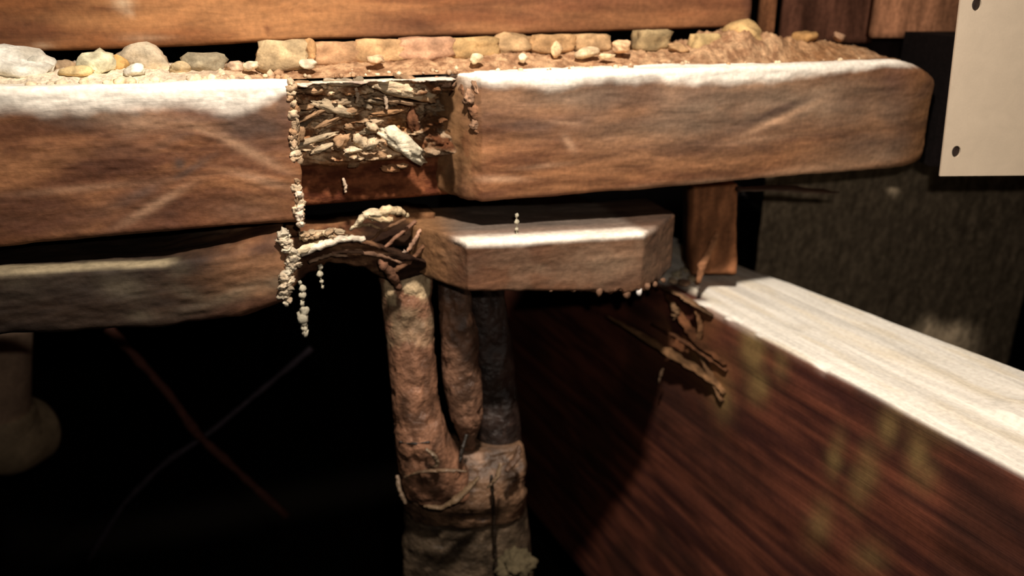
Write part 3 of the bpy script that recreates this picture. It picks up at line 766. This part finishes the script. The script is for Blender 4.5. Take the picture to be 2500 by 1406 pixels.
build('plate_sheet', V, Fc, 'plate', pl, (.60, .50, .38), smooth=False)
for h in ((2335, 368), (2385, 8)):
    c = on_y(h[0], h[1], PY) + np.array([0, .0025, 0])
    V, Fc = rock(c, (.010, .003, .012), 3, 2, 3, .01)
    build('nail_head', V, Fc, 'dark_metal', pl, (.03, .018, .014), label='dark sunken nail head')
# added dark block: stops lamp light passing the beam end onto the panel
V, Fc = box_pts(.415, .60, .79, .89, -.168, -.045)
build('light_blocker', V, Fc, 'dirt', None, (.006, .004, .004), label='added near-black light blocker in the gap between beam end and metal plate', cat='block', smooth=False)

# ------------------------------------------------------------------ right-hand joist, bright top
HZ = -.305
A = on_z(1690, 730, HZ); Bp = on_z(2500, 1160, HZ); C_ = on_z(1790, 640, HZ); D_ = on_z(2500, 903, HZ)
dv = (Bp - A)[:2]; ln = np.linalg.norm(dv); dv = dv / ln; RA = math.atan2(dv[1], dv[0]); nv = np.array([-dv[1], dv[0]])
wl = lambda P: ((P - A)[:2] @ dv, (P - A)[:2] @ nv)
uC, vC = wl(C_); uD, vD = wl(D_)
joist = root('joist', 'joist slanting to the right with a bright pale top and dark red-brown side', 'joist', (A[0], A[1], HZ - .5), RA)
def JW(u, v, z): return np.stack([A[0] + dv[0] * u + nv[0] * v, A[1] + dv[1] * u + nv[1] * v, z + 0 * u], -1)
JH = .50
def jsec(u):
    v1 = vC + (vD - vC) * (u - uC) / (uD - uC) if u > uC - .1 else vC
    v1 = max(v1, .07)
    n1, n2 = 90, 26; p = []
    r = .004
    for k in range(n1): p.append((0, HZ - JH + (JH - r) * k / n1))
    for k in range(4): a = math.pi - math.pi / 2 * k / 4; p.append((r + r * math.cos(a), HZ - r + r * math.sin(a)))
    for k in range(n2): p.append((r + (v1 - 2 * r) * k / n2, HZ))
    for k in range(4): a = math.pi / 2 - math.pi / 2 * k / 4; p.append((v1 - r + r * math.cos(a), HZ - r + r * math.sin(a)))
    for k in range(12): p.append((v1, HZ - r - (JH - r) * k / 12))
    for k in range(8): p.append((v1 * (1 - k / 8), HZ - JH))
    return np.array(p)
us = np.concatenate([np.linspace(-.75, -.31, 10), np.linspace(-.30, -.01, 50), np.linspace(0, ln + .05, 170), np.linspace(ln + .06, ln + .35, 8)])
L = []
for u in us:
    p = jsec(u); L.append(JW(np.full(len(p), u), p[:, 0], p[:, 1]))
V, Q = loft(np.array(L), (3, 3)); Q = orient(V, Q); N = normals(V, Q)
def juvz(V): D = V[:, :2] - A[:2]; return D @ dv, D @ nv, V[:, 2]
u, v, z = juvz(V)
d = (fbm(np.stack([u * 14, v * 40, z * 50], 1), 4, 33) - .5) * .004
px, py = proj(V)
# chipped arris along the front edge and wavy far edge
edge = np.exp(-((z - HZ) / .006) ** 2) * np.exp(-(v / .008) ** 2)
d = d - edge * .006 * sst(.5, .75, fbm(np.stack([u * 40, u * 0, u * 0], 1), 3, 8)) * (u < .2)
e2 = np.exp(-((z - HZ) / .01) ** 2) * (v > .06)
d = d + e2 * .005 * np.exp(-((u - (ln * .86)) / .02) ** 2)
# torn hollow under the far end
hol = np.exp(-((u + .03) / .035) ** 2) * np.exp(-((z - HZ + .03) / .03) ** 2) * (v < .02)
d = d - hol * .02
# saw grooves
gr = np.sin(z * 2 * math.pi / .011 + 3 * fbm(np.stack([u * 6, u * 0, z * 8], 1), 3, 3)) * (v < .005) * .0004
V = V + N * (d + gr)[:, None]
def jpaint(V):
    u, v, z = juvz(V); px, py = proj(V)
    g = fbm(np.stack([u * 10, v * 60, z * 130], 1), 5, 35, .6); b = fbm(np.stack([u * 12, v * 20, z * 16], 1), 4, 38)
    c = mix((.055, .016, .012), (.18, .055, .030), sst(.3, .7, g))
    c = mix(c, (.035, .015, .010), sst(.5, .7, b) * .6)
    st = blobs(px, py, [(1840, 850, 30, 60, 0, 1.1), (1850, 940, 26, 40, 0, .9), (1905, 880, 22, 50, 0, .4), (2290, 1010, 70, 60, 0, .7), (2240, 1110, 28, 60, 8, .8), (2170, 1040, 24, 50, 10, .8), (2110, 1160, 30, 70, 14, .8), (2040, 1110, 20, 50, 10, .8), (2260, 1160, 30, 40, 0, .5), (2000, 1280, 30, 60, 12, .5),
                        (2125, 1360, 40, 40, 0, .6), (1760, 960, 26, 60, -5, .8), (1700, 860, 14, 40, 0, .5), (2200, 990, 26, 40, 30, .6)])
    st = st * (.45 + 1.0 * fbm(np.stack([u * 60, v * 30, z * 70], 1), 3, 5))
    c = mix(c, (.26, .17, .065), np.clip(st, 0, .85) * (v < .006))
    c = mix(c, (.30, .13, .05), blobs(px, py, [(1690, 790, 60, 90, 30, .7), (1740, 900, 50, 50, 30, .6)]) * (v < .01))
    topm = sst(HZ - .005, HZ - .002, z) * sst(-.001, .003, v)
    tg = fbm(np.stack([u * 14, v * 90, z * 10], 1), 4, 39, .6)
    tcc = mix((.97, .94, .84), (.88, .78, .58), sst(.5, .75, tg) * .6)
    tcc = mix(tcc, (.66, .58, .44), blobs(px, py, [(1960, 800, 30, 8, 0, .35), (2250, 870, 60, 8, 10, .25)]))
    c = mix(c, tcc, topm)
    return c
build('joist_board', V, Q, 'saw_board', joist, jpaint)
def on_face(px, py, off=0.0):
    nn = np.array([-nv[0], -nv[1]]); O = A[:2] + nv * (-off)
    return on_line_plane(px, py, O, nv)
def jsplit(p, r, col, seed, flat=.22, offs=(.003,), name='splinter'):
    pts = [on_face(x, y, offs[min(i, len(offs) - 1)]) for i, (x, y) in enumerate(p)]
    V, Q = strand(pts, [q * .36e-3 for q in r], 10, flat, seed, .0012, 8)
    c1 = np.array(col)
    build(name, V, Q, 'rotten_wood', joist, lambda V: mix(c1 * .22, c1 * .62, sst(.35, .65, fbm(V * np.array([60, 60, 160]), 3, seed))))
jsplit([(1480, 768), (1560, 815), (1650, 870), (1740, 925), (1770, 960)], [3, 15, 20, 20, 9], (.46, .25, .12), 1, offs=(.03, .022, .014, .004, .002))
jsplit([(1590, 790), (1660, 825), (1720, 865), (1775, 905)], [3, 9, 12, 7], (.20, .09, .045), 2, offs=(.012, .01, .006, .002))
jsplit([(1612, 700), (1650, 715), (1690, 738), (1740, 770)], [5, 12, 13, 6], (.38, .22, .12), 3, offs=(.012, .008, .004, .002))
jsplit([(1640, 740), (1650, 760), (1648, 780)], [8, 15, 9], (.50, .30, .16), 4, offs=(.01,))
jsplit([(1700, 760), (1712, 800), (1700, 850), (1715, 880)], [5, 8, 7, 4], (.34, .17, .08), 5, offs=(.004,))
jsplit([(1625, 715), (1660, 770), (1700, 830), (1770, 890)], [8, 18, 18, 8], (.26, .11, .05), 6, offs=(.004,))
jsplit([(1700, 840), (1730, 900), (1765, 980)], [8, 16, 9], (.40, .22, .11), 7, offs=(.002,))
jsplit([(1608, 935), (1613, 915), (1618, 900)], [2, 5, 3], (.5, .32, .2), 8, offs=(.02,))
# crumbly heap where plank, strut and joist meet
ht = root('rubble_crumbs', None, None, on_z(1665, 668, HZ + .02)) if False else None
for i, (x, y, w_, h_, cc, lb) in enumerate([(1650, 668, 30, 18, (.5, .44, .3), 'pale greenish mortar crumb under the right tip of the plank block'), (1674, 658, 26, 14, (.36, .3, .2), 'olive mortar crumb touching the foot of the short strut'),
        (1642, 684, 26, 14, (.55, .42, .28), 'tan mortar crumb lying frontmost on the torn joist corner'), (1690, 678, 24, 14, (.42, .34, .22), 'grey-brown mortar crumb beside the leaning wood sliver'), (1668, 692, 34, 16, (.26, .16, .10), 'dark brown flat crumb at the torn joist corner')]):
    p = on_z(x, y, HZ + .004); k = .82 / F
    V, Fc = rock(p, (w_ * k, w_ * k, h_ * k), 970 + i, 2, 8, .25)
    build('mortar_crumb', V, Fc, 'stone', None, cc, base=p - np.array([0, 0, h_ * k * .5]), label=lb, cat='crumb', group='mortar crumbs at the joist end')

# strut standing on the joist, under the beam
p0 = on_y(1682, 668, .80); p1 = on_y(1798, 640, .80)
def strut(px0, px1, ptop, pbot, y, thick, col, seed, name, lab, cat, lean=0):
    L = []
    for k in range(24):
        f_ = k / 23; py = pbot + (ptop - pbot) * f_
        a = on_y(px0, py, y); b = on_y(px1, py, y); xs = np.linspace(a[0], b[0], 12); p = []
        for x in xs: p.append((x, y, a[2]))
        for x in xs[::-1]: p.append((x, y + thick, a[2]))
        L.append(p)
    V, Q = loft(np.array(L), (2, 2)); Q = orient(V, Q); N = normals(V, Q)
    V = V + N * ((fbm(V * np.array([90, 90, 30]), 4, seed) - .5) * .004)[:, None]
    c1 = np.array(col)
    return build(name, V, Q, 'end_grain', None, lambda V: mix(c1 * .55, c1 * 1.3, sst(.3, .7, fbm(V * np.array([90, 90, 20]), 4, seed, .6))), label=lab, cat=cat)
strut(1690, 1798, 452, 668, .80, .05, (.26, .11, .05), 5, 'short_strut', 'short reddish upright strut between beam and joist', 'strut')
V, Q = strand([on_y(1752, 565, .79), on_y(1735, 605, .785), on_y(1712, 650, .78), on_y(1705, 690, .775)], [.003, .004, .005, .002], 8, .6, 3, .001)
build('wood_sliver', V, Q, 'rotten_wood', None, (.34, .16, .08), label='thin wood sliver leaning against the short strut', cat='splinter')

# coarse grey panel behind, right
def panel(px0, px1, py0, py1, y, col, name, lab, cat, seed):
    a = on_y(px0, py1, y); b = on_y(px1, py1, y); zt = on_y(px0, py0, y)[2]
    xs = np.linspace(a[0], b[0], 150); zs = np.linspace(a[2], zt, 120); L = []
    for zz in zs:
        L.append([(x, y, zz) for x in xs] + [(x, y + .02, zz) for x in xs[::-1][::10]])
    V, Q = loft(np.array(L), (1, 1)); Q = orient(V, Q); N = normals(V, Q)
    V[:, 1] -= (fbm(V * np.array([120, 1, 40]), 3, seed) - .5) * .006
    c1 = np.array(col)
    return build(name, V, Q, 'coarse_wall', None, lambda V: mix(c1 * .7, c1 * 1.2, sst(.3, .7, fbm(V * np.array([260, 1, 170]), 4, seed, .65))), label=lab, cat=cat)
panel(1806, 2432, 300, 1000, 1.06, (.42, .33, .22), 'rough_panel', 'rough dark grey-brown upright panel behind the joist', 'panel', 6)
V, Q = strand([on_y(1800, 455, 1.09), on_y(1793, 560, 1.09), on_y(1790, 645, 1.09)], [.005, .005, .006], 8)
build('gap_shade_strip', V, Q, 'dark_metal', None, (.01, .008, .008), label='dark upright strip standing in for the shaded gap beside the rough panel', cat='cable')  # dark strip put in for the shaded gap between strut and panel
V, Q = strand([on_y(1812, 470, 1.1), on_y(1835, 495, 1.1), on_y(1862, 515, 1.1)], [.0025, .0025, .0015], 8)
build('twig', V, Q, 'dark_metal', None, (.012, .01, .01), label='thin dark twig curling in front of the rough panel', cat='twig')
# strip of dark wood hanging below the beam end
V, Q = strand([PW(1800, 462, .03), PW(1900, 458, .03), PW(2000, 466, .03), PW(2050, 470, .03)], [.004, .006, .005, .001], 8, .5, 2, .001)
build('bark_strip', V, Q, 'old_wood', None, (.05, .025, .015), label='dark bark strip under the right end of the beam', cat='bark')

# ------------------------------------------------------------------ wrapped pipes going down
WY = .665
pipe = root('wrapped_pipe', 'bundle of pipes in crinkled brown wrapping going down in the dark middle', 'pipe', on_y(1130, 1400, WY) - np.array([0, 0, .3]), 0)
def PATCH(px, py, seed):
    if seed != 21: return px * 0
    n = fbm(np.stack([px * .03, py * .03, px * 0], 1), 3, 2) - .5
    m = ((abs(px - 1016) < 34 + 30 * n) & (py < 722 + 40 * n)) * .95 + ((abs(px - 946 - (py - 650) * .12) < 12 + 16 * n) & (py < 745)) * .8
    return np.clip(np.maximum(m, .3 * sst(.55, .75, n + .5 + .1) * (py < 850)), 0, .95)
def tube(secs, seed, col, name, label=None, disp=.004, n=72, sub=90, fr=(60, 60, 40), m='wrap', wr=0):
    """secs: list of (px_left, px_right, py, y_center, depth_factor)"""
    a = np.array(secs, float); tt = np.linspace(0, len(a) - 1, sub)
    I = np.stack([np.interp(tt, range(len(a)), a[:, i]) for i in range(a.shape[1])], 1)
    for _ in range(6): I[1:-1] = (I[:-2] + 2 * I[1:-1] + I[2:]) / 4
    L = []
    for l, r, py, y, df in I:
        pL = on_y(l, py, y); pR = on_y(r, py, y); c = (pL + pR) / 2; rx = (pR[0] - pL[0]) / 2
        ang = np.linspace(0, 2 * math.pi, n, endpoint=False)
        L.append(np.stack([c[0] + rx * np.cos(ang), c[1] + rx * df * np.sin(ang), np.full(n, c[2])], 1))
    V, Q = loft(np.array(L), (3, 3)); Q = orient(V, Q); N = normals(V, Q)
    g = fbm(V * np.array(fr), 5, seed, .55); rd = 1 - np.abs(g - .5) * 4
    d = (g - .5) * 2 * disp + rd * disp * .5
    V = V + N * d[:, None]
    c1 = np.array(col)
    f_ = lambda V: mix(mix(mix(c1 * .45, c1 * 1.5, sst(.3, .7, fbm(V * np.array([70, 70, 60]), 4, seed + 3, .6))), np.minimum(c1 * 2.6, .6), sst(.6, .75, fbm(V * 130, 3, seed + 5)) * .55), (.62, .47, .28), PATCH(*proj(V), seed))
    return build(name, V, Q, m, pipe, f_, label=label)
bc = (.27, .16, .09)
tube([(925, 1052, 640, .665, .9), (935, 1052, 720, .665, .9), (950, 1058, 850, .665, .9), (962, 1068, 980, .662, .9), (966, 1090, 1060, .66, .9), (975, 1130, 1130, .665, .8), (990, 1160, 1200, .672, .7)], 21, (.20, .10, .058), 'pipe_wrap', 'left wrapped pipe, palest near its top', disp=.0032, fr=(110, 110, 80))
tube([(1072, 1140, 690, .675, .9), (1078, 1162, 800, .672, .9), (1085, 1172, 930, .67, .9), (1104, 1176, 1020, .668, .9), (1125, 1160, 1062, .672, .8), (1130, 1155, 1100, .69, .8)], 22, (.17, .09, .055), 'pipe_wrap', 'middle wrapped pipe tapering to a point', disp=.0032, fr=(110, 110, 80))
tube([(1130, 1225, 690, .73, .8), (1150, 1250, 850, .725, .8), (1165, 1262, 1000, .715, .8), (1170, 1275, 1120, .71, .8), (1150, 1280, 1250, .71, .8)], 23, (.03, .018, .014), 'pipe_wrap', 'rear wrapped pipe coloured dark for the shade on it')  # near-black colour stands in for the block's shadow on this pipe
tube([(972, 1270, 1085, .70, .3), (975, 1280, 1140, .69, .42), (980, 1280, 1200, .685, .45), (1000, 1270, 1250, .69, .4)], 24, (.15, .085, .048), 'collar_wrap', 'folded collar of wrapping', disp=.006, fr=(45, 45, 45))
tube([(995, 1275, 1180, .70, .5), (985, 1290, 1300, .70, .5), (985, 1300, 1420, .70, .5), (985, 1310, 1560, .70, .5)], 25, (.085, .06, .038), 'lower_sleeve', 'broad lower sleeve coloured darker for the light falling off', disp=.003)  # darker colour imitates the light fading towards the bottom
def fold(p, r, col, seed, flat=.6):
    V, Q = strand([on_y(x, y, yy + .004) for x, y, yy in p], [q * .5e-3 for q in r], 8, flat, seed, .0008, 8)
    build('fold', V, Q, 'wrap', pipe, tuple(x * .5 for x in col))
fold([(1040, 1095, .625), (1060, 1110, .622), (1070, 1135, .626), (1055, 1140, .63)], [3, 5, 5, 2], (.45, .32, .2), 1)
fold([(985, 1165, .645), (1030, 1150, .628), (1090, 1148, .62), (1140, 1150, .622)], [3, 5, 5, 3], (.3, .19, .11), 2)
fold([(1035, 1235, .63), (1080, 1240, .622), (1120, 1215, .62), (1170, 1165, .622)], [3, 8, 10, 4], (.38, .25, .14), 3)
fold([(1190, 1190, .625), (1215, 1165, .625), (1222, 1130, .63)], [3, 6, 3], (.36, .24, .14), 4)
fold([(970, 1160, .655), (975, 1195, .648), (990, 1230, .645)], [3, 5, 3], (.40, .28, .18), 5)
fold([(1235, 1150, .64), (1260, 1120, .645), (1268, 1088, .65)], [6, 9, 3], (.22, .12, .07), 6)
fold([(975, 1078, .64), (1010, 1082, .635), (1050, 1078, .635)], [3, 4, 2], (.03, .02, .012), 7)
fold([(1140, 1060, .652), (1128, 1100, .645), (1122, 1130, .64)], [3, 5, 2], (.03, .02, .012), 8)
fold([(1200, 1160, .64), (1205, 1250, .65), (1212, 1400, .655)], [3, 4, 4], (.06, .04, .025), 9)
# brown clods at lower right of the sleeve
p = on_y(1255, 1385, .66)
V, Fc = rock(p, (.035, .03, .03), 77, 4, 9, .35)
build('clod', V, Fc, 'stone', None, (.10, .08, .045), base=p, label='crumbly olive clod clinging to the lower right of the pipe sleeve', cat='clod')

# ------------------------------------------------------------------ lower left: drain pipe and roots
dp = root('drain_pipe', 'dim grey-brown drain pipe with an elbow at the lower left edge', 'pipe', on_y(10, 1100, .9), 0)
def ptube(pts, rad, n=32):
    return strand(pts, rad, n, 1.0, 0, 0, 10)
pl0 = on_y(-20, 780, .92); pl1 = on_y(-20, 1040, .92)
V, Q = ptube([on_y(-15, 780, .92), on_y(-15, 900, .92), on_y(-15, 1030, .92)], [.042, .042, .042])
build('pipe_run', V, Q, 'dark_metal', dp, (.50, .34, .23))
V, Q = ptube([on_y(-12, 1000, .92), on_y(-8, 1045, .92), on_y(20, 1070, .93), on_y(80, 1045, .97)], [.046, .05, .05, .046])
build('elbow', V, Q, 'dark_metal', dp, (.48, .36, .22))
def root_line(pts, r, col, name, lab, cat, y):
    V, Q = strand([on_y(x, yy, y + k * .01) for k, (x, yy) in enumerate(pts)], [r] * len(pts), 8, 1, 4, .001, 6)
    build(name, V, Q, 'old_wood', None, col, label=lab, cat=cat)
root_line([(262, 800), (340, 880), (420, 970), (480, 1060), (580, 1150), (700, 1260)], .006, (.12, .045, .03), 'red_cable', 'faint reddish cable slanting down to the right in the dark', 'cable', .95)
root_line([(760, 850), (640, 950), (515, 1055), (400, 1130), (300, 1230), (215, 1370)], .004, (.10, .08, .10), 'thin_wire', 'faint thin wire crossing the reddish cable', 'wire', .98)
